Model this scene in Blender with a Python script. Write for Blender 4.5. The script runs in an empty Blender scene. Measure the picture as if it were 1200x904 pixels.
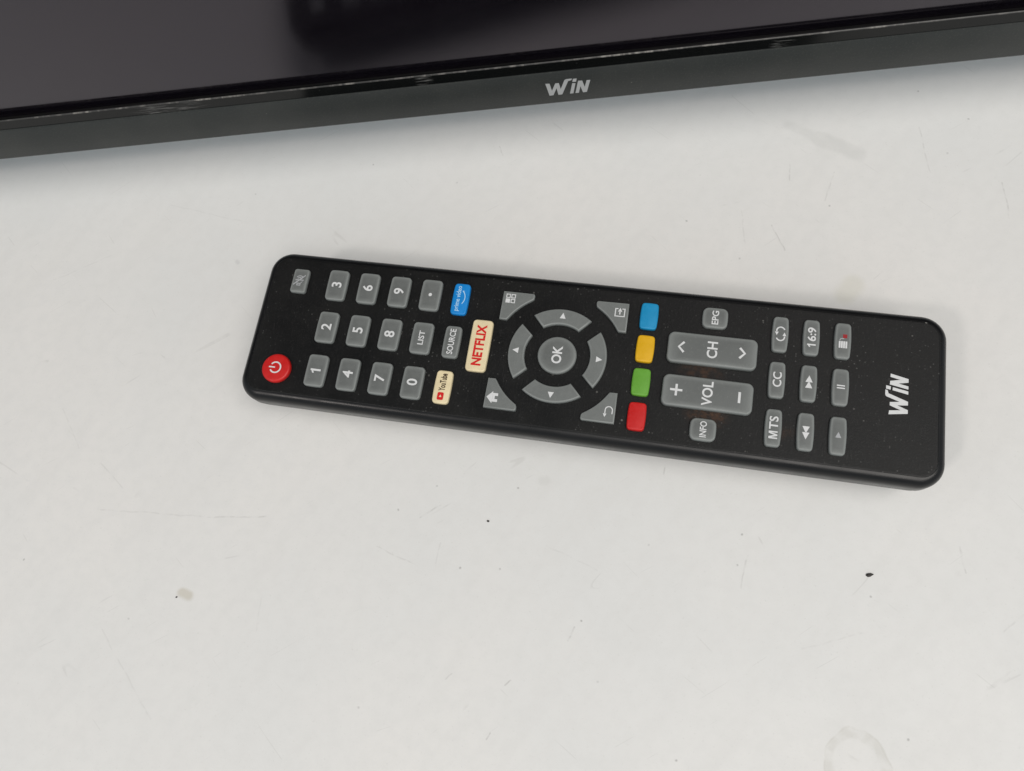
import bpy, bmesh, math, random
from mathutils import Vector, Matrix

random.seed(7)
MM = 0.001
S = bpy.context.scene
COL = S.collection

# ------------------------------------------------------------------ camera
FPX, PCX, PCY = 930.0, 600.0, 452.0          # focal length and centre in photo pixels
RIGHT = Vector((0.97875061, 0.16406576, -0.12300274))
FWD = Vector((-0.16553963, 0.27819824, -0.94615135))
RIGHT = (RIGHT - FWD * RIGHT.dot(FWD)).normalized()
UP = RIGHT.cross(FWD).normalized()
CAM = Vector((19.608, -70.238, 223.944))     # mm, table top is z = 0
cam_d = bpy.data.cameras.new('camera')
cam_o = bpy.data.objects.new('camera', cam_d)
COL.objects.link(cam_o)
m = Matrix((RIGHT, UP, -FWD)).transposed().to_4x4()
m.translation = CAM * MM
cam_o.matrix_world = m
cam_d.sensor_fit = 'HORIZONTAL'
cam_d.sensor_width = 36.0
cam_d.lens = FPX / 1200.0 * 36.0
cam_d.clip_start = 0.01
cam_d.clip_end = 50.0
S.camera = cam_o


def pix(x, y, z=0.0):
    """point (mm) where the photo pixel's ray meets the height z"""
    d = RIGHT * ((x - PCX) / FPX) - UP * ((y - PCY) / FPX) + FWD
    return CAM + d * ((z - CAM.z) / d.z)


# ------------------------------------------------------------------ light
world = bpy.data.worlds.new('World')
S.world = world
world.use_nodes = True
bg = world.node_tree.nodes['Background']
bg.inputs[0].default_value = (0.86, 0.94, 1.0, 1)
bg.inputs[1].default_value = 0.50


def area(name, loc, target, size, power, color, size_y=None):
    d = bpy.data.lights.new(name, 'AREA')
    d.energy = power
    d.color = color
    d.shape = 'RECTANGLE'
    d.size = size
    d.size_y = size_y or size
    o = bpy.data.objects.new(name, d)
    COL.objects.link(o)
    o.location = loc
    o.rotation_euler = (Vector(target) - Vector(loc)).to_track_quat('-Z', 'Y').to_euler()
    return o


# ceiling panel lights of the room: one in front and to the left, a weaker one to the right
area('ceiling_light', (0.72, -0.50, 1.75), (0, 0, 0), 1.5, 26.5, (1.0, 0.945, 0.89), 1.15)
area('ceiling_light', (-1.26, -1.43, 2.1), (0, 0, 0), 0.30, 12.5, (1.0, 0.92, 0.87))

S.view_settings.view_transform = 'Standard'
S.view_settings.look = 'None'
S.view_settings.exposure = 0.0
S.view_settings.gamma = 1.0
S.view_settings.use_curve_mapping = False


# ------------------------------------------------------------------ node helpers
class NT:
    def __init__(self, mat):
        self.t = mat.node_tree
        self.n = self.t.nodes
        self.l = self.t.links
        self.b = self.n['Principled BSDF']

    def node(self, kind, **kw):
        n = self.n.new(kind)
        for k, v in kw.items():
            setattr(n, k, v)
        return n

    def put(self, sock, v):
        if isinstance(v, bpy.types.NodeSocket):
            self.l.new(v, sock)
        else:
            sock.default_value = v

    def math(self, op, a, b=0.0, c=0.0, clamp=False):
        n = self.node('ShaderNodeMath', operation=op, use_clamp=clamp)
        self.put(n.inputs[0], a); self.put(n.inputs[1], b); self.put(n.inputs[2], c)
        return n.outputs[0]

    def vec(self, op, a, b=None, scale=None):
        n = self.node('ShaderNodeVectorMath', operation=op)
        self.put(n.inputs[0], a)
        if b is not None:
            self.put(n.inputs[1], b)
        if scale is not None:
            self.put(n.inputs['Scale'], scale)
        return n.outputs['Value'] if op in ('DOT_PRODUCT', 'LENGTH', 'DISTANCE') else n.outputs[0]

    def coord(self):
        return self.node('ShaderNodeTexCoord').outputs['Object']

    def noise(self, co, scale, detail=3, rough=0.5):
        n = self.node('ShaderNodeTexNoise')
        self.put(n.inputs['Vector'], co)
        n.inputs['Scale'].default_value = scale
        n.inputs['Detail'].default_value = detail
        n.inputs['Roughness'].default_value = rough
        return n

    def ramp(self, v, lo, hi, a=0.0, b=1.0):
        n = self.node('ShaderNodeMapRange', interpolation_type='SMOOTHSTEP')
        self.put(n.inputs[0], v)
        for i, x in enumerate((lo, hi, a, b)):
            n.inputs[i + 1].default_value = x
        return n.outputs[0]

    def mix(self, f, a, b):
        n = self.node('ShaderNodeMix', data_type='RGBA')
        self.put(n.inputs[0], f)
        self.put(n.inputs[6], a if isinstance(a, bpy.types.NodeSocket) else (*a, 1))
        self.put(n.inputs[7], b if isinstance(b, bpy.types.NodeSocket) else (*b, 1))
        return n.outputs[2]

    def bump(self, h, strength, dist):
        n = self.node('ShaderNodeBump')
        n.inputs['Strength'].default_value = strength
        n.inputs['Distance'].default_value = dist
        self.put(n.inputs['Height'], h)
        self.l.new(n.outputs[0], self.b.inputs['Normal'])


def material(name, color, rough=0.5, spec=0.5):
    mt = bpy.data.materials.new(name)
    mt.use_nodes = True
    b = mt.node_tree.nodes['Principled BSDF']
    b.inputs['Base Color'].default_value = (*color, 1)
    b.inputs['Roughness'].default_value = rough
    b.inputs['Specular IOR Level'].default_value = spec
    return mt


def srgb(r, g, b):
    f = lambda c: c / 12.92 if c <= 0.04045 else ((c + 0.055) / 1.055) ** 2.4
    return tuple(f(x / 255) for x in (r, g, b))


# ------------------------------------------------------------------ materials
def mat_tabletop():
    mt = material('white_laminate', (0.72, 0.71, 0.68), 0.5, 0.25)
    t = NT(mt)
    co = t.coord()
    broad = t.noise(co, 9, 4, 0.55)
    fine = t.noise(co, 260, 4, 0.6)
    grain = t.noise(co, 1400, 2, 0.6)
    col = t.mix(t.ramp(broad.outputs[0], 0.3, 0.7), (0.735, 0.725, 0.700), (0.695, 0.698, 0.682))
    col = t.mix(t.ramp(fine.outputs[0], 0.35, 0.75, 0, 0.35), col, (0.655, 0.655, 0.635))
    col = t.mix(t.ramp(grain.outputs[0], 0.60, 0.78, 0, 0.34), col, (0.56, 0.56, 0.53))
    # wiped streaks and a web of very faint hairlines
    rot = t.node('ShaderNodeVectorRotate', rotation_type='Z_AXIS'); t.l.new(co, rot.inputs['Vector']); rot.inputs['Angle'].default_value = 0.5
    wipe = t.noise(t.vec('MULTIPLY', rot.outputs[0], (1, 0.12, 1)), 120, 4, 0.6)
    col = t.mix(t.ramp(wipe.outputs[0], 0.45, 0.75, 0, 0.30), col, (0.66, 0.655, 0.635))
    for ang, sc in ((0.9, 60), (2.2, 45)):
        rot = t.node('ShaderNodeVectorRotate', rotation_type='Z_AXIS'); t.l.new(co, rot.inputs['Vector']); rot.inputs['Angle'].default_value = ang
        hn = t.noise(t.vec('MULTIPLY', rot.outputs[0], (1, 0.10, 1)), sc, 1, 0.4)
        line = t.ramp(t.math('ABSOLUTE', t.math('SUBTRACT', hn.outputs[0], 0.55)), 0.0012, 0.0035, 1, 0)
        gate = t.ramp(t.noise(rot.outputs[0], 95, 2).outputs[0], 0.56, 0.66, 0, 0.16)
        col = t.mix(t.math('MULTIPLY', line, gate), col, (0.36, 0.355, 0.33))
    # wobble so that hand-made marks are not ruler-straight
    wob = t.vec('SCALE', t.vec('SUBTRACT', t.noise(co, 150, 2).outputs['Color'], (0.5, 0.5, 0.5)), scale=0.0016)
    p = t.vec('MULTIPLY', t.vec('ADD', co, wob), (1, 1, 0))
    broken = t.ramp(t.noise(co, 420, 2).outputs[0], 0.38, 0.60, 0.15, 1.0)

    def seg(a, b, w, soft):
        A = pix(*a) * MM; B = pix(*b) * MM
        d = B - A
        rel = t.vec('SUBTRACT', p, (A.x, A.y, 0))
        k = t.math('MULTIPLY', t.vec('DOT_PRODUCT', rel, (d.x, d.y, 0)), 1.0 / d.length_squared, clamp=True)
        off = t.node('ShaderNodeVectorMath', operation='MULTIPLY_ADD')
        t.put(off.inputs[0], k); off.inputs[1].default_value = (-d.x, -d.y, 0); t.put(off.inputs[2], rel)
        return t.ramp(t.vec('LENGTH', off.outputs[0]), w * MM, (w + soft) * MM, 1, 0)

    # hairline scratches
    acc = 0.0
    for a, b, s in [((118, 597), (251, 607), .5), ((251, 607), (312, 605), .8), ((492, 607), (517, 593), .9), ((442, 641), (487, 663), .6),
                 ((118, 736), (176, 842), .4), ((575, 859), (570, 865), 1.2), ((598, 797), (592, 803), 1.3), ((522, 797), (530, 789), .9),
                 ((510, 661), (517, 636), .5), ((73, 480), (93, 525), .35), ((876, 651), (869, 691), .7), ((665, 751), (673, 736), 1.0),
                 ((1125, 641), (1132, 671), .8), ((889, 631), (896, 643), .6), ((1200, 721), (1177, 741), .6), ((1077, 150), (1090, 202), .7),
                 ((1175, 214), (1183, 256), .9), ((967, 235), (977, 202), .6), ((904, 264), (919, 293), .9), ((869, 247), (873, 285), .5),
                 ((925, 193), (926, 212), .8), ((585, 172), (590, 182), .8), ((780, 545), (778, 560), .9), ((300, 740), (306, 700), .3),
                 ((640, 640), (700, 668), .35), ((940, 760), (1010, 742), .35), ((60, 330), (130, 300), .3), ((200, 240), (290, 262), .3)]:
        acc = t.math('MULTIPLY_ADD', seg(a, b, 0.05, 0.30), 0.30 * s, acc)
    acc = t.math('MULTIPLY', acc, broken, clamp=True)
    col = t.mix(acc, col, (0.30, 0.29, 0.27))
    # smears and stains
    sm = t.math('MULTIPLY', t.math('ADD', seg((925, 147), (960, 162), 0.4, 2.2), seg((962, 163), (1004, 180), 1.6, 2.0), clamp=True), 0.40)
    col = t.mix(t.math('MULTIPLY', sm, t.ramp(fine.outputs[0], 0.2, 0.6, 0.6, 1)), col, (0.56, 0.56, 0.54))
    col = t.mix(t.math('MULTIPLY', seg((213, 695), (221, 698), 0.7, 1.5), 0.55), col, (0.50, 0.46, 0.37))
    col = t.mix(t.math('MULTIPLY', seg((636, 563), (640, 563), 0.5, 1.4), 0.20), col, (0.50, 0.50, 0.47))
    col = t.mix(t.math('MULTIPLY', seg((278, 306), (279, 307), 0.2, 0.9), 0.28), col, (0.40, 0.40, 0.40))
    col = t.mix(t.math('MULTIPLY', seg((990, 346), (1000, 334), 1.5, 3.0), 0.45), col, (0.62, 0.61, 0.53))
    # cup ring near the lower border of the picture
    c = pix(1004, 899) * MM
    big = t.vec('SCALE', t.vec('SUBTRACT', t.noise(co, 90, 3).outputs['Color'], (0.5, 0.5, 0.5)), scale=0.006)
    r = t.vec('DISTANCE', t.vec('MULTIPLY', t.vec('ADD', co, big), (1, 1, 0)), (c.x, c.y, 0))
    ring = t.math('MULTIPLY', t.ramp(r, 0.0052, 0.0064), t.ramp(r, 0.0075, 0.0086, 1, 0))
    edge = t.math('MULTIPLY', t.ramp(r, 0.0077, 0.0081), t.ramp(r, 0.0082, 0.0086, 1, 0))
    ring = t.math('MULTIPLY', t.math('MULTIPLY_ADD', edge, 0.28, t.math('MULTIPLY', ring, 0.30)), t.ramp(t.noise(co, 320, 4).outputs[0], 0.32, 0.62, 0.25, 1), clamp=True)
    col = t.mix(ring, col, (0.50, 0.49, 0.44))
    # pin-point specks of dirt
    acc = 0.0
    for x, y, s in [(869, 627, 1), (681, 728, 1), (1063, 868, .9), (1076, 107, .9), (1134, 140, .8), (804, 258, .9), (972, 241, .8), (28, 657, .9),
                    (467, 598, .8), (512, 570, .6), (539, 666, .9), (585, 668, .7), (1020, 699, .8), (791, 891, .9), (607, 573, .9), (865, 662, .7),
                    (438, 193, .8), (300, 228, .5), (1110, 180, .5), (866, 303, .6), (535, 215, .5), (760, 640, .4), (700, 800, .4), (150, 725, .5), (420, 830, .5)]:
        q = pix(x, y) * MM
        acc = t.math('MULTIPLY_ADD', t.ramp(t.vec('DISTANCE', p, (q.x, q.y, 0)), 0.00008, 0.00048, 1, 0), 0.5 * s, acc)
    col = t.mix(t.math('MINIMUM', acc, 0.6), col, (0.16, 0.155, 0.14))
    t.l.new(col, t.b.inputs['Base Color'])
    t.put(t.b.inputs['Roughness'], t.ramp(t.noise(co, 40, 5, 0.65).outputs[0], 0.3, 0.7, 0.44, 0.6))
    t.bump(t.noise(co, 700, 3).outputs[0], 0.06, 0.0004)
    return mt


def mat_faceplate():
    mt = material('black_grained_plastic', (0.014, 0.0138, 0.013), 0.48, 0.29)
    t = NT(mt)
    co = t.coord()
    grain = t.noise(co, 2600, 2, 0.6)
    wear = t.noise(co, 55, 5, 0.6)
    streak = t.noise(t.vec('MULTIPLY', co, (2.2, 0.35, 1)), 900, 3, 0.6)
    col = t.mix(t.ramp(wear.outputs[0], 0.35, 0.7), (0.0032, 0.0035, 0.0034), (0.0062, 0.0062, 0.0058))
    col = t.mix(t.ramp(grain.outputs[0], 0.56, 0.75, 0, 0.5), col, (0.024, 0.024, 0.023))
    col = t.mix(t.ramp(streak.outputs[0], 0.58, 0.78, 0, 0.30), col, (0.045, 0.044, 0.042))
    # dust that gathers between the keys of the grip half, sparse elsewhere
    sx = t.node('ShaderNodeSeparateXYZ'); t.l.new(co, sx.inputs[0])
    part = t.ramp(sx.outputs[0], 0.005, 0.045, 0.35, 1.0)
    v = t.node('ShaderNodeTexVoronoi'); t.l.new(co, v.inputs['Vector']); v.inputs['Scale'].default_value = 900
    dot = t.math('MULTIPLY', t.ramp(v.outputs['Distance'], 0.10, 0.30, 1, 0), t.ramp(t.noise(co, 160, 4, 0.7).outputs[0], 0.60, 0.72))
    v2 = t.node('ShaderNodeTexVoronoi'); t.l.new(co, v2.inputs['Vector']); v2.inputs['Scale'].default_value = 330
    dot2 = t.math('MULTIPLY', t.ramp(v2.outputs['Distance'], 0.06, 0.13, 1, 0), t.ramp(t.noise(co, 110, 3, 0.7).outputs[0], 0.55, 0.66))
    v3 = t.node('ShaderNodeTexVoronoi'); t.l.new(co, v3.inputs['Vector']); v3.inputs['Scale'].default_value = 1500
    sep = t.node('ShaderNodeSeparateColor'); t.l.new(v3.outputs['Color'], sep.inputs[0])
    spark = t.math('MULTIPLY', t.ramp(v3.outputs['Distance'], 0.15, 0.38, 1, 0), t.ramp(sep.outputs[0], 0.88, 0.95))
    col = t.mix(t.math('MULTIPLY', spark, t.ramp(wear.outputs[0], 0.38, 0.62, 0.0, 0.22)), col, (0.30, 0.30, 0.29))
    dust = t.math('MULTIPLY', t.math('ADD', t.math('MULTIPLY', dot, 0.45), t.math('MULTIPLY', dot2, 0.7)), part)
    col = t.mix(dust, col, (0.42, 0.41, 0.38))

    # reddish brown grime around the volume and channel rockers
    def blob(x, y, r0, r1):
        return t.ramp(t.vec('DISTANCE', t.vec('MULTIPLY', co, (1, 1.6, 0)), (x * MM, y * 1.6 * MM, 0)), r0 * MM, r1 * MM, 1, 0)
    g = t.math('ADD', blob(36.0, -11.6, 1.5, 7.0), t.math('MULTIPLY', blob(33.5, 0.0, 1.0, 8.0), 0.55))
    g = t.math('ADD', g, t.math('MULTIPLY', blob(55, -13, 1, 5), 0.3))
    g = t.math('MULTIPLY', g, t.ramp(t.noise(co, 480, 5, 0.7).outputs[0], 0.40, 0.68, 0.1, 0.75), clamp=True)
    col = t.mix(g, col, (0.10, 0.045, 0.020))
    t.l.new(col, t.b.inputs['Base Color'])
    t.put(t.b.inputs['Roughness'], t.ramp(wear.outputs[0], 0.3, 0.7, 0.36, 0.50))
    t.bump(t.math('ADD', grain.outputs[0], t.math('MULTIPLY', streak.outputs[0], 0.5)), 0.30, 0.00012)
    return mt


def mat_rubber(name, color, rough=0.52, sss=0.0, dirt=0.2, rim=0.0):
    mt = material(name, color, rough, 0.42)
    t = NT(mt)
    co = t.coord()
    n1 = t.noise(co, 330, 4, 0.6)
    dark = tuple(c * 0.95 for c in color)
    pale = tuple(min(1, c * 1.03 + 0.002) for c in color)
    col = t.mix(t.ramp(n1.outputs[0], 0.3, 0.7), dark, pale)
    sp = t.noise(co, 2300, 2, 0.6)
    col = t.mix(t.ramp(sp.outputs[0], 0.62, 0.74, 0, dirt), col, (0.36, 0.355, 0.34))
    info = t.node('ShaderNodeObjectInfo')
    gain = t.ramp(info.outputs['Random'], 0, 1, 0.0, 0.14)
    col = t.mix(gain, col, tuple(c * 0.5 for c in color))
    smudge = t.noise(co, 700, 5, 0.7)
    t.put(t.b.inputs['Roughness'], t.ramp(smudge.outputs[0], 0.35, 0.7, rough * 0.75, rough * 1.3))
    if rim:                                    # paler colour on the key's sides and bevel, fading onto the face
        at = t.node('ShaderNodeAttribute', attribute_name='rim')
        col = t.mix(t.math('MULTIPLY', at.outputs['Fac'], 0.75), col, tuple(min(1, c * rim) for c in color))
    t.l.new(col, t.b.inputs['Base Color'])
    if sss:
        t.b.inputs['Subsurface Weight'].default_value = sss
        t.b.inputs['Subsurface Radius'].default_value = (1, 1, 1)
        t.b.inputs['Subsurface Scale'].default_value = 0.0008
    t.bump(t.noise(co, 1800, 2).outputs[0], 0.18, 0.00008)
    return mt


def mat_ink(name, color, worn=0.25):
    mt = material(name, color, 0.5, 0.4)
    t = NT(mt)
    co = t.coord()
    col = t.mix(t.ramp(t.noise(co, 900, 4, 0.6).outputs[0], 0.45, 0.75, 0, worn), color, tuple(c * 0.55 + 0.03 for c in color))
    t.l.new(col, t.b.inputs['Base Color'])
    return mt


def mat_gloss(name, color, rough, spec=0.5, speck=0.3):
    mt = material(name, color, rough, spec)
    t = NT(mt)
    co = t.coord()
    n = t.noise(co, 45, 5, 0.65)
    t.put(t.b.inputs['Roughness'], t.ramp(n.outputs[0], 0.3, 0.75, rough * 0.8, rough * 1.35))
    sp = t.noise(co, 1300, 2, 0.7)
    col = t.mix(t.ramp(sp.outputs[0], 0.66, 0.78, 0, speck), color, (0.20, 0.20, 0.19))
    t.l.new(col, t.b.inputs['Base Color'])
    return mt


def mat_band():
    mt = mat_gloss('black_gloss_plastic', (0.004, 0.0045, 0.0045), 0.12, 0.35, 0.06)
    t = NT(mt)
    co = t.coord()
    sx = t.node('ShaderNodeSeparateXYZ'); t.l.new(co, sx.inputs[0])
    k = 0.0
    for x, r in ((-0.116, 0.014), (-0.040, 0.003), (0.058, 0.004)):         # scuffs on the lip
        k = t.math('MAXIMUM', k, t.ramp(t.math('ABSOLUTE', t.math('SUBTRACT', sx.outputs[0], x)), r * 0.3, r, 1, 0))
    n = t.noise(t.vec('MULTIPLY', co, (0.07, 1, 1)), 2200, 3, 0.6)
    k = t.math('MULTIPLY', k, t.ramp(n.outputs[0], 0.46, 0.74, 0, 0.40))
    old = t.b.inputs['Base Color'].links[0].from_socket
    t.l.new(t.mix(k, old, (0.26, 0.26, 0.25)), t.b.inputs['Base Color'])
    return mt


def mat_bezel():
    mt = material('charcoal_matte_plastic', (0.036, 0.039, 0.038), 0.5, 0.38)
    t = NT(mt)
    co = t.coord()
    g = t.noise(co, 1900, 2, 0.65)
    b = t.noise(co, 30, 4, 0.6)
    col = t.mix(t.ramp(b.outputs[0], 0.35, 0.7), (0.019, 0.0225, 0.0215), (0.030, 0.0325, 0.0305))
    col = t.mix(t.ramp(g.outputs[0], 0.52, 0.75, 0, 0.35), col, (0.085, 0.086, 0.08))
    v = t.node('ShaderNodeTexVoronoi'); t.l.new(co, v.inputs['Vector']); v.inputs['Scale'].default_value = 120
    col = t.mix(t.math('MULTIPLY', t.ramp(v.outputs['Distance'], 0.015, 0.035, 1, 0), t.ramp(t.noise(co, 20).outputs[0], 0.5, 0.6)), col, (0.4, 0.38, 0.34))
    t.l.new(col, t.b.inputs['Base Color'])
    t.bump(g.outputs[0], 0.25, 0.0001)
    return mt


def mat_worn_edge():
    mt = material('chipped_edge', (0.02, 0.02, 0.02), 0.4, 0.5)
    t = NT(mt)
    co = t.coord()
    a = t.noise(t.vec('MULTIPLY', co, (1, 0.3, 0.3)), 420, 4, 0.7)
    b = t.noise(co, 26, 3, 0.6)
    k = t.math('MULTIPLY', t.ramp(a.outputs[0], 0.44, 0.70), t.ramp(b.outputs[0], 0.38, 0.66, 0.12, 1.0))
    col = t.mix(k, (0.022, 0.022, 0.021), (0.30, 0.285, 0.26))
    v = t.noise(co, 75, 3, 0.6)
    col = t.mix(t.ramp(v.outputs[0], 0.72, 0.78, 0, 0.7), col, (0.30, 0.17, 0.07))
    t.l.new(col, t.b.inputs['Base Color'])
    return mt


def mat_screen():
    mt = material('dark_display_panel', (0.010, 0.009, 0.011), 0.10, 0.56)
    t = NT(mt)
    co = t.coord()
    t.b.inputs['IOR'].default_value = 1.6
    n = t.noise(co, 60, 5, 0.65)
    t.put(t.b.inputs['Roughness'], t.ramp(n.outputs[0], 0.3, 0.7, 0.10, 0.14))
    t.b.inputs['Specular Tint'].default_value = (0.95, 0.87, 1.0, 1)
    d = t.noise(co, 2600, 2, 0.7)
    col = t.mix(t.ramp(d.outputs[0], 0.56, 0.80, 0, 0.22), (0.0045, 0.0035, 0.0055), (0.08, 0.075, 0.08))
    t.l.new(col, t.b.inputs['Base Color'])
    return mt


M = dict(
    table=mat_tabletop(), plate=mat_faceplate(),
    lower=mat_gloss('grey_black_smooth_plastic', (0.045, 0.045, 0.043), 0.16, 0.75, 0.1),
    grey=mat_rubber('grey_rubber', (0.134, 0.143, 0.138), 0.46, 0.0, 0.2, 1.75),
    red=mat_rubber('red_rubber', srgb(196, 26, 24), 0.45, 0.0, 0.08),
    blue=mat_rubber('blue_rubber', srgb(22, 140, 190), 0.45, 0.0, 0.05),
    sky=mat_rubber('bright_blue_rubber', srgb(14, 132, 208), 0.45, 0.0, 0.05),
    yellow=mat_rubber('yellow_rubber', srgb(222, 172, 22), 0.45, 0.0, 0.05),
    green=mat_rubber('green_rubber', srgb(98, 158, 52), 0.45, 0.0, 0.05),
    cream=mat_rubber('cream_rubber', srgb(232, 216, 176), 0.5, 0.0, 0.05),
    white=mat_ink('white_print', (0.66, 0.67, 0.67)),
    pale=mat_ink('faded_white_print', (0.38, 0.39, 0.40)),
    redink=mat_ink('red_print', srgb(206, 26, 26), 0.1),
    brown=mat_ink('dark_brown_print', srgb(66, 50, 34), 0.2),
    darkred=mat_ink('dark_red_print', srgb(150, 30, 36), 0.1),
    lblue=mat_ink('pale_blue_print', srgb(176, 216, 240), 0.1),
    silver=mat_ink('silver_print', (0.42, 0.43, 0.43), 0.1),
    bezel=mat_bezel(), band=mat_band(),
    edge=mat_worn_edge(), screen=mat_screen(),
    gap_shade=mat_gloss('gap_shade_black', (0.003, 0.003, 0.003), 0.7, 0.15, 0.0),  # shade in the panel gap, painted as a near-black surface
    rimgloss=mat_gloss('black_smooth_rim', (0.0045, 0.0045, 0.0048), 0.30, 0.34, 0.04),
    back=mat_gloss('black_back_plastic', (0.02, 0.02, 0.02), 0.45),
    crumb=mat_gloss('dark_crumb', (0.022, 0.019, 0.016), 0.6),
)


# ------------------------------------------------------------------ mesh helpers
def build(name, verts, faces, mat, parent=None, smooth=True, sharp=None):
    me = bpy.data.meshes.new(name)
    me.from_pydata([(x * MM, y * MM, z * MM) for x, y, z in verts], [], faces)
    bm = bmesh.new(); bm.from_mesh(me)
    bmesh.ops.recalc_face_normals(bm, faces=bm.faces)
    bm.to_mesh(me); bm.free()
    me.materials.append(mat)
    if smooth:
        me.shade_smooth()
        if sharp:
            me.set_sharp_from_angle(angle=math.radians(sharp))
    o = bpy.data.objects.new(name, me)
    COL.objects.link(o)
    if parent:
        o.parent = parent
    return o


def empty(name, loc_mm, rz=0.0):
    o = bpy.data.objects.new(name, None)
    COL.objects.link(o)
    o.empty_display_size = 0.02
    o.location = Vector(loc_mm) * MM
    o.rotation_euler = (0, 0, rz)
    return o


def tag(o, label=None, cat=None, group=None, kind=None):
    for k, v in (('label', label), ('category', cat), ('group', group), ('kind', kind)):
        if v:
            o[k] = v
    return o


def rounded_rect(w, h, r, n=8, bulge_x=0.0, bulge_y=0.0, seg=6):
    """outline with rounded corners; bulge pushes the middle of the sides outwards"""
    pts = []
    hw, hh = w / 2, h / 2
    cs = [(hw - r, hh - r, 0), (-hw + r, hh - r, 90), (-hw + r, -hh + r, 180), (hw - r, -hh + r, 270)]
    for i, (cx, cy, a0) in enumerate(cs):
        for k in range(n + 1):
            a = math.radians(a0 + 90 * k / n)
            pts.append((cx + r * math.cos(a), cy + r * math.sin(a)))
        nx, ny, _ = cs[(i + 1) % 4]
        a = math.radians(a0 + 90)
        x0, y0 = pts[-1]
        x1, y1 = nx + r * math.cos(a), ny + r * math.sin(a)
        for k in range(1, seg):
            pts.append((x0 + (x1 - x0) * k / seg, y0 + (y1 - y0) * k / seg))
    if bulge_x or bulge_y:
        pts = [(x * (1 + bulge_x / hw * (1 - (y / hh) ** 2) - bulge_x / hw), y * (1 + bulge_y / hh * (1 - (x / hw) ** 2) - bulge_y / hh)) for x, y in pts]
    return pts


def offset(pts, d):
    """move a closed outline inwards by d"""
    out = []
    n = len(pts)
    for i in range(n):
        p0, p1, p2 = Vector(pts[i - 1]), Vector(pts[i]), Vector(pts[(i + 1) % n])
        a = (p1 - p0).normalized(); b = (p2 - p1).normalized()
        na = Vector((-a.y, a.x)); nb = Vector((-b.y, b.x))
        s = na + nb
        k = max(0.45, 1 + na.dot(nb)) 
        q = p1 + s * (d / k)
        out.append((q.x, q.y))
    return out


def stack(rings, cap_top=True, cap_bottom=True):
    """rings: list of (outline, z); equal counts"""
    n = len(rings[0][0])
    verts, faces = [], []
    for pts, z in rings:
        verts += [(x, y, z) for x, y in pts]
    for k in range(len(rings) - 1):
        a, b = k * n, (k + 1) * n
        for i in range(n):
            j = (i + 1) % n
            faces.append((a + i, a + j, b + j, b + i))
    if cap_bottom:
        faces.append(tuple(reversed(range(n))))
    if cap_top:
        faces.append(tuple(range((len(rings) - 1) * n, len(rings) * n)))
    return verts, faces


# ------------------------------------------------------------------ print (lettering and symbols)
# symbols are lists of polygons in a reading frame: x = reading direction, y = up
def text_polys(s, bold=0.0, spacing=1.0):
    cu = bpy.data.curves.new('t', 'FONT')
    cu.body = s
    cu.size = 1.0
    cu.offset = bold
    cu.space_character = spacing
    cu.resolution_u = 4
    ob = bpy.data.objects.new('t', cu)
    COL.objects.link(ob)
    dg = bpy.context.evaluated_depsgraph_get()
    me = bpy.data.meshes.new_from_object(ob.evaluated_get(dg))
    vs = [(v.co.x, v.co.y) for v in me.vertices]
    fs = [tuple(p.vertices) for p in me.polygons]
    bpy.data.objects.remove(ob); bpy.data.curves.remove(cu); bpy.data.meshes.remove(me)
    return vs, fs


def fit(vf, cx, cy, w=None, h=None):
    vs, fs = vf
    x0 = min(v[0] for v in vs); x1 = max(v[0] for v in vs)
    y0 = min(v[1] for v in vs); y1 = max(v[1] for v in vs)
    sx = (w / (x1 - x0)) if w else None
    sy = (h / (y1 - y0)) if h else None
    sx = sx or sy; sy = sy or sx
    return [((x - (x0 + x1) / 2) * sx + cx, (y - (y0 + y1) / 2) * sy + cy) for x, y in vs], fs


def polys(*ps):
    vs, fs = [], []
    for p in ps:
        fs.append(tuple(range(len(vs), len(vs) + len(p))))
        vs += list(p)
    return vs, fs


def merge(*vfs):
    vs, fs = [], []
    for v, f in vfs:
        k = len(vs)
        vs += list(v); fs += [tuple(i + k for i in q) for q in f]
    return vs, fs


def rect(x0, y0, x1, y1):
    return [(x0, y0), (x1, y0), (x1, y1), (x0, y1)]


def strip(pts, w):
    """a line of width w along pts"""
    l, r = [], []
    n = len(pts)
    for i, p in enumerate(pts):
        a = Vector(pts[max(0, i - 1)]); b = Vector(pts[min(n - 1, i + 1)])
        d = (b - a).normalized(); nn = Vector((-d.y, d.x)) * w / 2
        l.append((p[0] + nn.x, p[1] + nn.y)); r.append((p[0] - nn.x, p[1] - nn.y))
    vs = l + r
    fs = [(i, i + 1, n + i + 1, n + i) for i in range(n - 1)]
    return vs, fs


def arc(cx, cy, r, a0, a1, w, n=20):
    return strip([(cx + r * math.cos(math.radians(a0 + (a1 - a0) * k / n)), cy + r * math.sin(math.radians(a0 + (a1 - a0) * k / n))) for k in range(n + 1)], w)


def frame(x0, y0, x1, y1, w):
    return polys(rect(x0, y0, x1, y0 + w), rect(x0, y1 - w, x1, y1), rect(x0, y0 + w, x0 + w, y1 - w), rect(x1 - w, y0 + w, x1, y1 - w))


def tri(cx, cy, s, ang):
    return polys([(cx + s * math.cos(math.radians(ang + k)), cy + s * math.sin(math.radians(ang + k))) for k in (0, 128, 232)])


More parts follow.
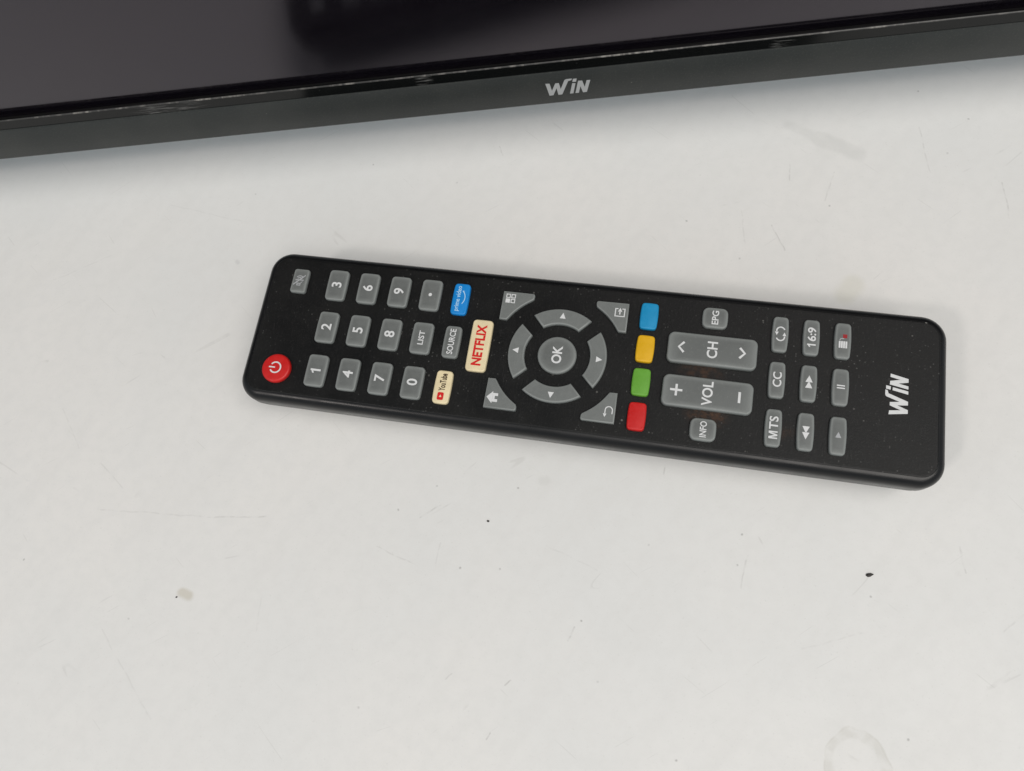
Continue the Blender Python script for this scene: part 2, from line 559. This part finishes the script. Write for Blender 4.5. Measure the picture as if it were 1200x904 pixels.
def logo(cx, cy, w):
    ps = [
        [(18, 0), (43, 0), (27, 115), (0, 118)],
        [(20, 0), (43, 0), (85, 112), (62, 112)],
        [(75, 0), (100, 0), (85, 112), (62, 112)],
        [(75, 0), (100, 0), (144, 122), (124, 138), (119, 128)],
        [(146, 122), (165, 128), (168, 142), (136, 142), (124, 138)],
        [(149, 0), (171, 0), (189, 96), (168, 98)],
        [(170, 110), (193, 108), (198, 138), (174, 138)],
        [(184, 0), (206, 0), (229, 113), (206, 116)],
        [(232, 0), (257, 0), (231, 114), (207, 114)],
        [(234, 0), (257, 0), (282, 112), (259, 113)],
    ]
    k = w / 282.0
    return polys(*[[((x - 141) * k + cx, (y - 70) * k + cy) for x, y in p] for p in ps])


def put_print(name, vf, mat, parent, z, turn=True, zf=None):
    """lay a print flat on a surface; turn: reading direction runs across the remote"""
    vs, fs = vf
    out = []
    for x, y in vs:
        X, Y = (-y, x) if turn else (x, y)
        out.append((X, Y, (zf(X, Y) if zf else z)))
    # neighbouring polygons that overlap get a hair of height between them
    if len(fs) > 1 and name == 'logo':
        k = 0
        for f in fs:
            for i in f:
                out[i] = (out[i][0], out[i][1], out[i][2] + 0.002 * k)
            k += 1
    return build(name, out, fs, mat, parent, smooth=False)


# ------------------------------------------------------------------ tabletop
tw, td = 1500, 1000
vt, ft = stack([(rounded_rect(tw - 4, td - 4, 8, 3), -28), (rounded_rect(tw, td, 10, 3), -26), (rounded_rect(tw, td, 10, 3), -2),
                (rounded_rect(tw - 4, td - 4, 8, 3), 0)])
table = build('tabletop', vt, ft, M['table'], smooth=False)
tag(table, 'scuffed off-white laminate tabletop', 'table', kind='structure')

# ------------------------------------------------------------------ remote control
RL, RW, TOP = 190.3, 46.3, 19.0
YC = 0.25
XC = 0.05
remote = empty('remote_control', (0, 0, 0))
tag(remote, 'black television remote control with grey and coloured rubber keys on white tabletop', 'remote control')


def body(inset, r0=6.6):
    return [(x + XC, y + YC) for x, y in rounded_rect(RL - 2 * inset, RW - 2 * inset, max(1.5, r0 - inset), 10, seg=14)]


up = [(0.9, 12.4), (0.25, 12.5), (0.08, 12.9), (0.0, 15.8), (0.08, 16.7), (0.32, 17.5), (0.75, 18.15), (1.3, 18.6), (1.9, 18.88), (2.35, 18.97)]
v, f = stack([(body(i), z) for i, z in up], cap_bottom=True)
build('side_rim', v, f, M['rimgloss'], remote)
up = [(2.4, 18.3), (2.33, 18.972), (2.6, 18.995), (3.0, 19.0), (3.4, 19.0)]
v, f = stack([(body(i), z) for i, z in up], cap_bottom=True)
build('upper_shell', v, f, M['plate'], remote)
lo = [(13.0, 0.0), (10.5, 0.2), (7.6, 1.1), (5.2, 2.6), (3.4, 4.4), (1.9, 6.4), (1.0, 8.2), (0.62, 9.8), (0.40, 11.9), (0.8, 12.3), (0.8, 12.9)]
v, f = stack([(body(i), z) for i, z in lo])
build('lower_shell', v, f, M['lower'], remote)


def U(u):                      # distance from the power end -> local x
    return u - 94.25


def key(name, outline, c, mat, h=1.15, bevel=0.55, dome=0.22, label=None):
    """one rubber key; returns the object and the surface height function"""
    steps = 4
    rings = [(outline, -1.0), (outline, h - bevel)]
    for k in range(1, steps + 1):
        a = math.radians(90 * k / steps)
        rings.append((offset(outline, bevel * 0.85 * (1 - math.cos(a))), h - bevel + bevel * math.sin(a)))
    inner = offset(outline, bevel * 0.85)
    hx = max(abs(x) for x, y in inner); hy = max(abs(y) for x, y in inner)
    if dome:
        zf = lambda x, y: h + dome * (1 - min(1, (x / hx) ** 2 * 0.5 + (y / hy) ** 2 * 0.5)) - dome * 0.5
        rings[-1] = ([p for p in rings[-1][0]], h)
        rings = [([p for p in o], z) for o, z in rings]
        allv, allf = stack(rings, cap_top=False)
        n = len(outline)
        base = len(allv) - n
        # lift bevel top ring onto the dome, then close with shrinking rings
        for i in range(n):
            x, y, z = allv[base + i]
            allv[base + i] = (x, y, zf(x, y))
        prev = base
        for s in (0.90, 0.72, 0.45, 0.2):
            st = len(allv)
            allv += [(x * s, y * s, zf(x * s, y * s)) for x, y in inner]
            for i in range(n):
                j = (i + 1) % n
                allf.append((prev + i, prev + j, st + j, st + i))
            prev = st
        allv.append((0, 0, zf(0, 0)))
        for i in range(n):
            allf.append((prev + i, prev + (i + 1) % n, len(allv) - 1))
        v, f = allv, allf
    else:
        zf = lambda x, y: h
        rings.append((offset(outline, bevel * 0.85 + 0.12), h))
        v, f = stack(rings)
    o = build(name, v, f, mat, remote)
    at = o.data.attributes.new('rim', 'FLOAT', 'POINT')
    n_ = len(outline)
    nr = 2 + steps
    for i in range(len(v)):
        at.data[i].value = 1.0 if i < n_ * (nr - 1) else (0.8 if i < n_ * nr else (0.35 if i < n_ * (nr + 1) else 0.0))
    o.location = Vector((U(c[0]), c[1] + 0.12, TOP)) * MM
    o.rotation_euler = (random.gauss(0, 0.010), random.gauss(0, 0.008), random.gauss(0, 0.004))
    if label:
        o['label'] = label
    return o, (lambda x, y: zf(x, y) + 0.03)


def legend(kz, vf, mat='white', name='legend'):
    k, zf = kz
    vs = vf[0]
    xs = [-y for x, y in vs]; ys = [x for x, y in vs]
    mx, my = (min(xs) + max(xs)) / 2, (min(ys) + max(ys)) / 2
    top = max(zf(min(max(0, min(xs)), max(xs)), min(max(0, min(ys)), max(ys))), zf(mx, my))
    return put_print(name, vf, M[mat], k, 0, True, lambda x, y: top)


B = 0.019
ONE = polys([(-0.22, -1.32), (0.28, -1.32), (0.28, 1.32), (-0.12, 1.32), (-0.22, 1.05)], [(-0.222, 1.05), (-0.80, 0.72), (-0.80, 0.28), (-0.222, 0.55)])
txt = lambda s, w=None, h=None, cx=0, cy=0, bold=B, sp=1.0: fit(text_polys(s, bold, sp), cx, cy, w, h)

# power and mute
circle = lambda r, n=48: [(r * math.cos(2 * math.pi * k / n), r * math.sin(2 * math.pi * k / n)) for k in range(n)]
k = key('power_key', circle(4.25), (10.1, -13.75), M['red'], 1.3, 0.7, 0.3, label='round red power key')
legend(k, merge(arc(0, 0, 1.55, 122, 418, 0.42, 28), polys(rect(-0.2, 0.1, 0.2, 1.95))))
k = key('mute_key', rounded_rect(4.75, 7.5, 0.8, 5), (10.4, 13.55), M['grey'])
legend(k, merge(frame(-1.7, -0.62, -0.85, 0.62, 0.28), strip([(-0.8, -0.6), (0.1, -1.3), (0.1, 1.3), (-0.8, 0.6)], 0.34),
                arc(0.1, 0, 0.75, -60, 60, 0.28, 8), arc(0.1, 0, 1.3, -50, 50, 0.28, 8)), 'pale')
legend((k[0], lambda x, y, z=k[1]: z(x, y) + 0.02), strip([(-1.5, 1.6), (1.7, -1.6)], 0.36), 'pale', 'slash')

# number block
num = {(0, 2): '3', (1, 2): '6', (2, 2): '9', (0, 1): '2', (1, 1): '5', (2, 1): '8', (0, 0): '1', (1, 0): '4', (2, 0): '7', (3, 0): '0', (3, 1): 'LIST', (3, 2): '.'}
col_u = [22.05, 31.55, 41.0, 50.4]
row_v = [-13.0, 0.2, 13.4]
for (i, j), s in num.items():
    sq = rounded_rect(6.05, 9.5, 0.95, 5, 0.12, 0.12)
    k = key('number_key' if len(s) == 1 and s != '.' else ('list_key' if s == 'LIST' else 'dot_key'), sq, (col_u[i], row_v[j]), M['grey'])
    if s == '.':
        legend(k, polys([(x, y) for x, y in circle(0.5, 20)]))
    elif s == 'LIST':
        legend(k, txt(s, 4.2, 1.65))
    else:
        legend(k, ([(x * 1.14, y * 1.14) for x, y in ONE[0]], ONE[1]) if s == '1' else txt(s, h=3.0, bold=0.02))

# app and source keys
slim = lambda: rounded_rect(4.85, 9.55, 0.9, 5, 0.16, 0.12)
k = key('source_key', slim(), (59.2, 0.1), M['grey'])
legend(k, txt('SOURCE', 7.5, 1.75))
k = key('application_key', slim(), (59.3, 13.15), M['sky'], label='bright blue key with pale lettering and a curved line')
legend(k, txt('prime video', 7.6, 1.75, 0, 0.55, 0.012), 'lblue')
legend(k, merge(arc(0.3, 1.6, 2.9, 232, 308, 0.24, 14), tri(2.3, -0.55, 0.35, 60)), 'lblue', 'smile_line')
k = key('application_key', slim(), (59.15, -13.2), M['cream'], label='small cream key with red and brown print')
badge = [(x - 2.75, y + 0.05) for x, y in rounded_rect(2.2, 1.75, 0.4, 4)]
legend(k, polys(badge), 'redink', 'badge')
legend((k[0], lambda x, y, z=k[1]: z(x, y) + 0.02), tri(-2.75, 0.05, 0.45, 0), 'cream', 'play_mark')
legend(k, txt('YouTube', 5.0, 1.8, 1.25, 0, 0.03), 'brown')
k = key('application_key', rounded_rect(5.95, 15.3, 1.0, 5, 0.1, 0.1), (67.15, 0.0), M['cream'], label='long cream key with red capital letters')
legend(k, txt('NETFLIX', 12.0, 2.75, bold=0.036), 'redink')

# direction ring and OK
RC = (89.0, -0.2)
k = key('ok_key', circle(5.35, 56), RC, M['grey'], 1.2, 0.6, 0.25)
legend(k, txt('OK', 5.1, 2.75, bold=0.026))
for q in range(4):
    a0 = q * 90
    half_o, half_i = 36.5, 33.0
    pts = [(13.55 * math.cos(math.radians(a0 + a)), 13.55 * math.sin(math.radians(a0 + a))) for a in [-half_o + 2 * half_o * t / 24 for t in range(25)]]
    pts += [(9.0 * math.cos(math.radians(a0 + a)), 9.0 * math.sin(math.radians(a0 + a))) for a in [half_i - 2 * half_i * t / 20 for t in range(21)]]
    mx, my = 11.35 * math.cos(math.radians(a0)), 11.35 * math.sin(math.radians(a0))
    k = key('arrow_key', [(x - mx, y - my) for x, y in pts], (RC[0] + mx, RC[1] + my), M['grey'], 1.2, 0.5, 0)
    legend(k, tri(0, 0, 1.05, a0 - 90))

# four corner keys around the ring (concave towards it)
def corner(sx, sy):
    cxx, cyy = 17.7 * sx, 17.3 * sy            # outer corner, relative to the ring centre
    a1, a2 = math.radians(29.4), math.radians(59.7)
    pts = [(17.7, 17.2), (17.7, 8.7), (15.6, 8.7)]
    for t in range(1, 12):
        a = a1 + (a2 - a1) * t / 12
        r = 17.75
        pts.append((r * math.cos(a) * 1.0, r * math.sin(a)))
    pts += [(8.95, 15.4), (8.75, 15.8), (8.7, 16.7), (8.85, 17.05), (9.2, 17.2)]
    ctr = (15.2, 14.2)
    # subdivide the straight outer sides so that the bevel stays even
    pts = [((x - ctr[0]) * sx, (y - ctr[1]) * sy) for x, y in pts]
    if sx * sy > 0:
        pts.reverse()
    return pts, (RC[0] + ctr[0] * sx, RC[1] + ctr[1] * sy)


o, c = corner(-1, 1)
k = key('menu_key', o, c, M['grey'], 1.15, 0.35, 0)
w = 0.24
legend(k, merge(polys(rect(-0.5, 0.3, 0.75, 1.55)), frame(0.95, 0.3, 2.2, 1.55, w), frame(-0.5, -1.15, 0.75, 0.1, w), frame(0.95, -1.15, 2.2, 0.1, w)))
o, c = corner(-1, -1)
k = key('home_key', o, c, M['grey'], 1.15, 0.35, 0)
legend(k, merge(polys([(-1.75, 0.35), (1.75, 0.35), (0, 2.0)]), polys(rect(-1.25, -1.1, -0.45, 0.34)), polys(rect(0.45, -1.1, 1.25, 0.34)), polys(rect(-0.44, -0.3, 0.44, 0.34))))
o, c = corner(1, 1)
k = key('input_key', o, c, M['grey'], 1.15, 0.35, 0)
legend(k, merge(polys(rect(-1.2, -1.6, 1.3, -1.32), rect(-1.2, 0.92, 1.3, 1.2), rect(-1.2, -1.3, -0.92, 0.9)),
                polys(rect(1.02, -1.3, 1.3, -0.75), rect(1.02, 0.35, 1.3, 0.9)), polys(rect(-0.55, -0.36, 0.5, -0.02)), tri(0.75, -0.19, 0.72, 0)))
o, c = corner(1, -1)
k = key('back_key', o, c, M['grey'], 1.15, 0.35, 0)
legend(k, merge(arc(0.5, -0.75, 0.95, -90, 90, 0.28, 14), polys(rect(-0.7, 0.06, 0.49, 0.34), rect(-0.5, -1.84, 0.49, -1.56)), tri(-0.9, 0.2, 0.6, 180)))

# coloured keys
for vv, mm, nm in ((14.0, 'blue', 'blue'), (4.5, 'yellow', 'yellow'), (-5.0, 'green', 'green'), (-14.55, 'red', 'red')):
    key('colour_key', rounded_rect(4.9, 7.75, 0.75, 5, 0.22, 0.16), (112.35, vv), M[mm], 1.3, 0.55, 0.25, label='plain %s key in the row of four coloured keys' % nm)

# rockers and the two keys beside them
k = key('guide_key', rounded_rect(6.8, 6.05, 1.3, 6, 0.25, 0.15), (129.9, 15.45), M['grey'])
legend(k, txt('EPG', 4.0, 1.8))
k = key('info_key', rounded_rect(6.8, 6.05, 1.3, 6, 0.25, 0.15), (129.6, -15.85), M['grey'])
legend(k, txt('INFO', 4.3, 1.75))
k = key('channel_rocker', rounded_rect(23.4, 8.7, 1.7, 6), (129.9, 6.0), M['grey'], 1.5, 0.65, 0.15)
legend(k, txt('CH', 4.7, 2.75, bold=0.022))
legend(k, strip([(-1.45, 7.4), (0, 8.75), (1.45, 7.4)], 0.62), name='chevron')
legend(k, strip([(-1.45, -7.1), (0, -8.45), (1.45, -7.1)], 0.62), name='chevron')
k = key('volume_rocker', rounded_rect(23.4, 8.7, 1.7, 6), (129.75, -6.2), M['grey'], 1.5, 0.65, 0.15)
legend(k, txt('VOL', 6.7, 2.75, bold=0.022))
legend(k, polys(rect(-1.6, 7.75, 1.6, 8.35), rect(-0.3, 6.45, 0.3, 7.74), rect(-0.3, 8.36, 0.3, 9.65)), name='plus_mark')
legend(k, polys(rect(-1.5, -8.5, 1.5, -7.85)), name='minus_mark')

# lower function block, barrel-shaped keys
barrel = lambda: rounded_rect(4.3, 10.05, 0.9, 5, 0.28, 0.06)
fu = [147.05, 155.0, 162.9]
fv = [-13.0, 0.0, 12.8]
k = key('function_key', barrel(), (fu[0], fv[2]), M['grey'])
legend(k, merge(arc(-0.85, 0, 1.05, 110, 280, 0.36, 14), arc(0.85, 0, 1.05, -70, 100, 0.36, 14), tri(-0.15, -1.0, 0.62, 0), tri(0.15, 1.0, 0.62, 180)), name='repeat_symbol')
k = key('function_key', barrel(), (fu[0], fv[1]), M['grey'])
legend(k, txt('CC', 4.1, 2.25, bold=0.02))
k = key('function_key', barrel(), (fu[0], fv[0]), M['grey'])
big_m = polys([(0, 0), (0.38, 0), (0.38, 1.55), (0.84, 0), (1.20, 0), (1.66, 1.55), (1.66, 0), (2.04, 0), (2.04, 2.2), (1.46, 2.2), (1.02, 0.72), (0.58, 2.2), (0, 2.2)])
legend(k, merge(([(x - 3.0, y - 1.1) for x, y in big_m[0]], big_m[1]), txt('TS', 3.5, 2.25, 1.25, bold=0.02)))
k = key('function_key', barrel(), (fu[1], fv[2]), M['grey'])
legend(k, merge(([(x * 0.80 - 2.15, y * 0.83) for x, y in ONE[0]], ONE[1]), txt('6:9', 3.85, 2.2, 0.80, bold=0.02)))
k = key('forward_key', barrel(), (fu[1], fv[1]), M['grey'])
legend(k, merge(tri(-0.65, 0, 1.15, 0), tri(0.95, 0, 1.15, 0)))
k = key('rewind_key', barrel(), (fu[1], fv[0]), M['grey'])
legend(k, merge(tri(0.65, 0, 1.15, 180), tri(-0.95, 0, 1.15, 180)))
k = key('record_key', barrel(), (fu[2], fv[2]), M['grey'])
legend(k, polys(*[rect(-2.1, -1.05 + 0.56 * i, -0.2, -0.60 + 0.56 * i) for i in range(4)]), 'white', 'lined_square')
legend(k, strip([(0.0, 0.9), (0.5, 0.6), (0.55, -0.2)], 0.25), 'pale', 'tick')
legend(k, polys(rect(0.7, -0.95, 1.75, 0.1)), 'darkred', 'red_square')
k = key('pause_key', barrel(), (fu[2], fv[1]), M['grey'])
legend(k, polys(rect(-0.50, -1.0, -0.18, 1.0), rect(0.18, -1.0, 0.50, 1.0)))
k = key('play_key', barrel(), (fu[2], fv[0]), M['grey'])
legend(k, tri(0, 0, 0.95, 0), 'pale')

lg = put_print('logo', logo(0, 0, 11.0), M['white'], remote, TOP + 0.03)
lg.location = (U(176.9) * MM, 0.2 * MM, 0)
lg['label'] = 'white slanted lettering on the black face'

# ------------------------------------------------------------------ television
TVH = 26.5
A = pix(600, 127.5, TVH)
tv_ang = math.radians(11.05)
dv = Vector((math.cos(tv_ang), math.sin(tv_ang), 0))
ctr = A + dv * 17.0
tv = empty('television', (ctr.x, ctr.y, 0), tv_ang)
tag(tv, 'black flat television standing on white tabletop behind the remote control', 'television')
HWD, HGT = 365.0, 430.0          # half width and height of the set


def extrude_x(profile, x0, x1, mitre=0.0):
    """profile: closed list of (y, z); swept along x"""
    n = len(profile)
    v = [(x0 + mitre * (z - TVH), y, z) for y, z in profile] + [(x1 - mitre * (z - TVH), y, z) for y, z in profile]
    f = [(i, (i + 1) % n, n + (i + 1) % n, n + i) for i in range(n)] + [tuple(range(n)), tuple(reversed(range(n, 2 * n)))]
    return v, f


Z0 = TVH
# bottom bezel: matte face with a rounded lower edge
prof = [(0.9, Z0), (0.25, Z0 + 0.3), (0.0, Z0 + 0.9), (0.0, Z0 + 13.3), (0.25, Z0 + 13.6), (6.0, Z0 + 13.6), (6.0, Z0)]
v, f = extrude_x(prof, -HWD, HWD)
bz = build('lower_bezel', v, f, M['bezel'], tv, sharp=50)
# gloss strip above it
prof = [(0.5, Z0 + 13.62), (1.08, Z0 + 16.4), (2.0, Z0 + 16.4), (2.0, Z0 + 13.62)]
v, f = extrude_x(prof, -HWD + 6, HWD - 6)
build('gloss_strip', v, f, M['band'], tv, smooth=False)
# chipped inner edge
prof = [(1.06, Z0 + 16.42), (1.12, Z0 + 16.60), (1.36, Z0 + 16.72), (1.7, Z0 + 16.42)]
v, f = extrude_x(prof, -HWD + 6, HWD - 6)
build('chipped_edge', v, f, M['edge'], tv, smooth=False)
# near-black strip: shade of the gap between bezel and panel, put in as colour
prof = [(2.02, Z0 + 13.64), (2.02, Z0 + 15.6), (3.36, Z0 + 15.6), (3.36, Z0 + 13.64)]
v, f = extrude_x(prof, -HWD + 6, HWD - 6)
build('gap_shade_strip', v, f, M['gap_shade'], tv, smooth=False)
# side and top bezels
for s in (-1, 1):
    v, f = stack([(rounded_rect(9, 6, 0.8, 3), Z0 + 13.7), (rounded_rect(9, 6, 0.8, 3), Z0 + HGT)])
    o = build('side_bezel', v, f, M['bezel'], tv, sharp=40)
    o.location = (s * (HWD - 4.5) * MM, 3 * MM, 0)
v, f = extrude_x([(0, Z0 + HGT - 9), (0, Z0 + HGT + 0.2), (6, Z0 + HGT + 0.2), (6, Z0 + HGT - 9)], -HWD + 9.1, HWD - 9.1)
build('upper_bezel', v, f, M['bezel'], tv, smooth=False)
# panel
v, f = extrude_x([(3.4, Z0 + 13.7), (3.4, Z0 + HGT - 8.9), (5.6, Z0 + HGT - 8.9), (5.6, Z0 + 13.7)], -HWD + 9.1, HWD - 9.1)
build('screen', v, f, M['screen'], tv, smooth=False)
# back housing
v, f = stack([(rounded_rect(2 * HWD - 2, HGT - 2, 6, 4), 0), (rounded_rect(2 * HWD - 2, HGT - 2, 6, 4), -12), (rounded_rect(2 * HWD - 160, HGT - 130, 20, 4), -38)])
v = [(x, 6.1 - z, y + Z0 + HGT / 2) for x, y, z in v]
build('back_housing', v, f, M['back'], tv, sharp=40)
# feet, outside the picture
for s in (-1, 1):
    x = s * 265
    w = 9
    side = [(-70, 0), (-62, 0), (-5, 26), (15, 26), (78, 0), (86, 0), (86, 3), (24, Z0 - 0.1), (-4, Z0 - 0.1), (-70, 3)]
    n = len(side)
    v = [(x - w, y + 4, z) for y, z in side] + [(x + w, y + 4, z) for y, z in side]
    f = [(i, (i + 1) % n, n + (i + 1) % n, n + i) for i in range(n)] + [tuple(range(n)), tuple(reversed(range(n, 2 * n)))]
    build('foot', v, f, M['back'], tv, smooth=False)
# silver lettering in the middle of the lower bezel
vs, fs = logo(0, 0, 12.7)
lv = []
for k_, q in enumerate(fs):
    for i in q:
        lv.append((vs[i][0], -0.03 - 0.002 * k_, vs[i][1] + Z0 + 7.3))
lt = build('logo', lv, fs, M['silver'], tv, smooth=False)
lt['label'] = 'silver slanted lettering on the lower bezel'

# ------------------------------------------------------------------ crumbs on the table
def crumb(x, y, lx, ly, ang, label, group=None):
    p = pix(x, y)
    bm = bmesh.new()
    bmesh.ops.create_icosphere(bm, subdivisions=2, radius=1)
    for q in bm.verts:
        k = 1 + random.uniform(-0.22, 0.22)
        q.co = Vector((q.co.x * lx / 2 * k, q.co.y * ly / 2 * k, max(-0.72, q.co.z) * ly * 0.35)) * MM
    zmin = min(q.co.z for q in bm.verts)
    for q in bm.verts:
        q.co.z -= zmin
    me = bpy.data.meshes.new('crumb')
    bm.to_mesh(me); bm.free()
    me.materials.append(M['crumb'])
    o = bpy.data.objects.new('crumb', me)
    COL.objects.link(o)
    o.location = (p.x * MM, p.y * MM, 0)
    o.rotation_euler = (0, 0, math.radians(ang))
    tag(o, label, 'crumb', group)


crumb(1019, 674, 1.9, 0.95, 18, 'black seed-like crumb, the largest speck lying on the white tabletop')
crumb(572, 611, 0.75, 0.55, 0, 'tiny dark round speck on bare white tabletop')
crumb(207, 700, 0.6, 0.45, 30, 'tiny dark speck beside a small brownish stain on the tabletop')
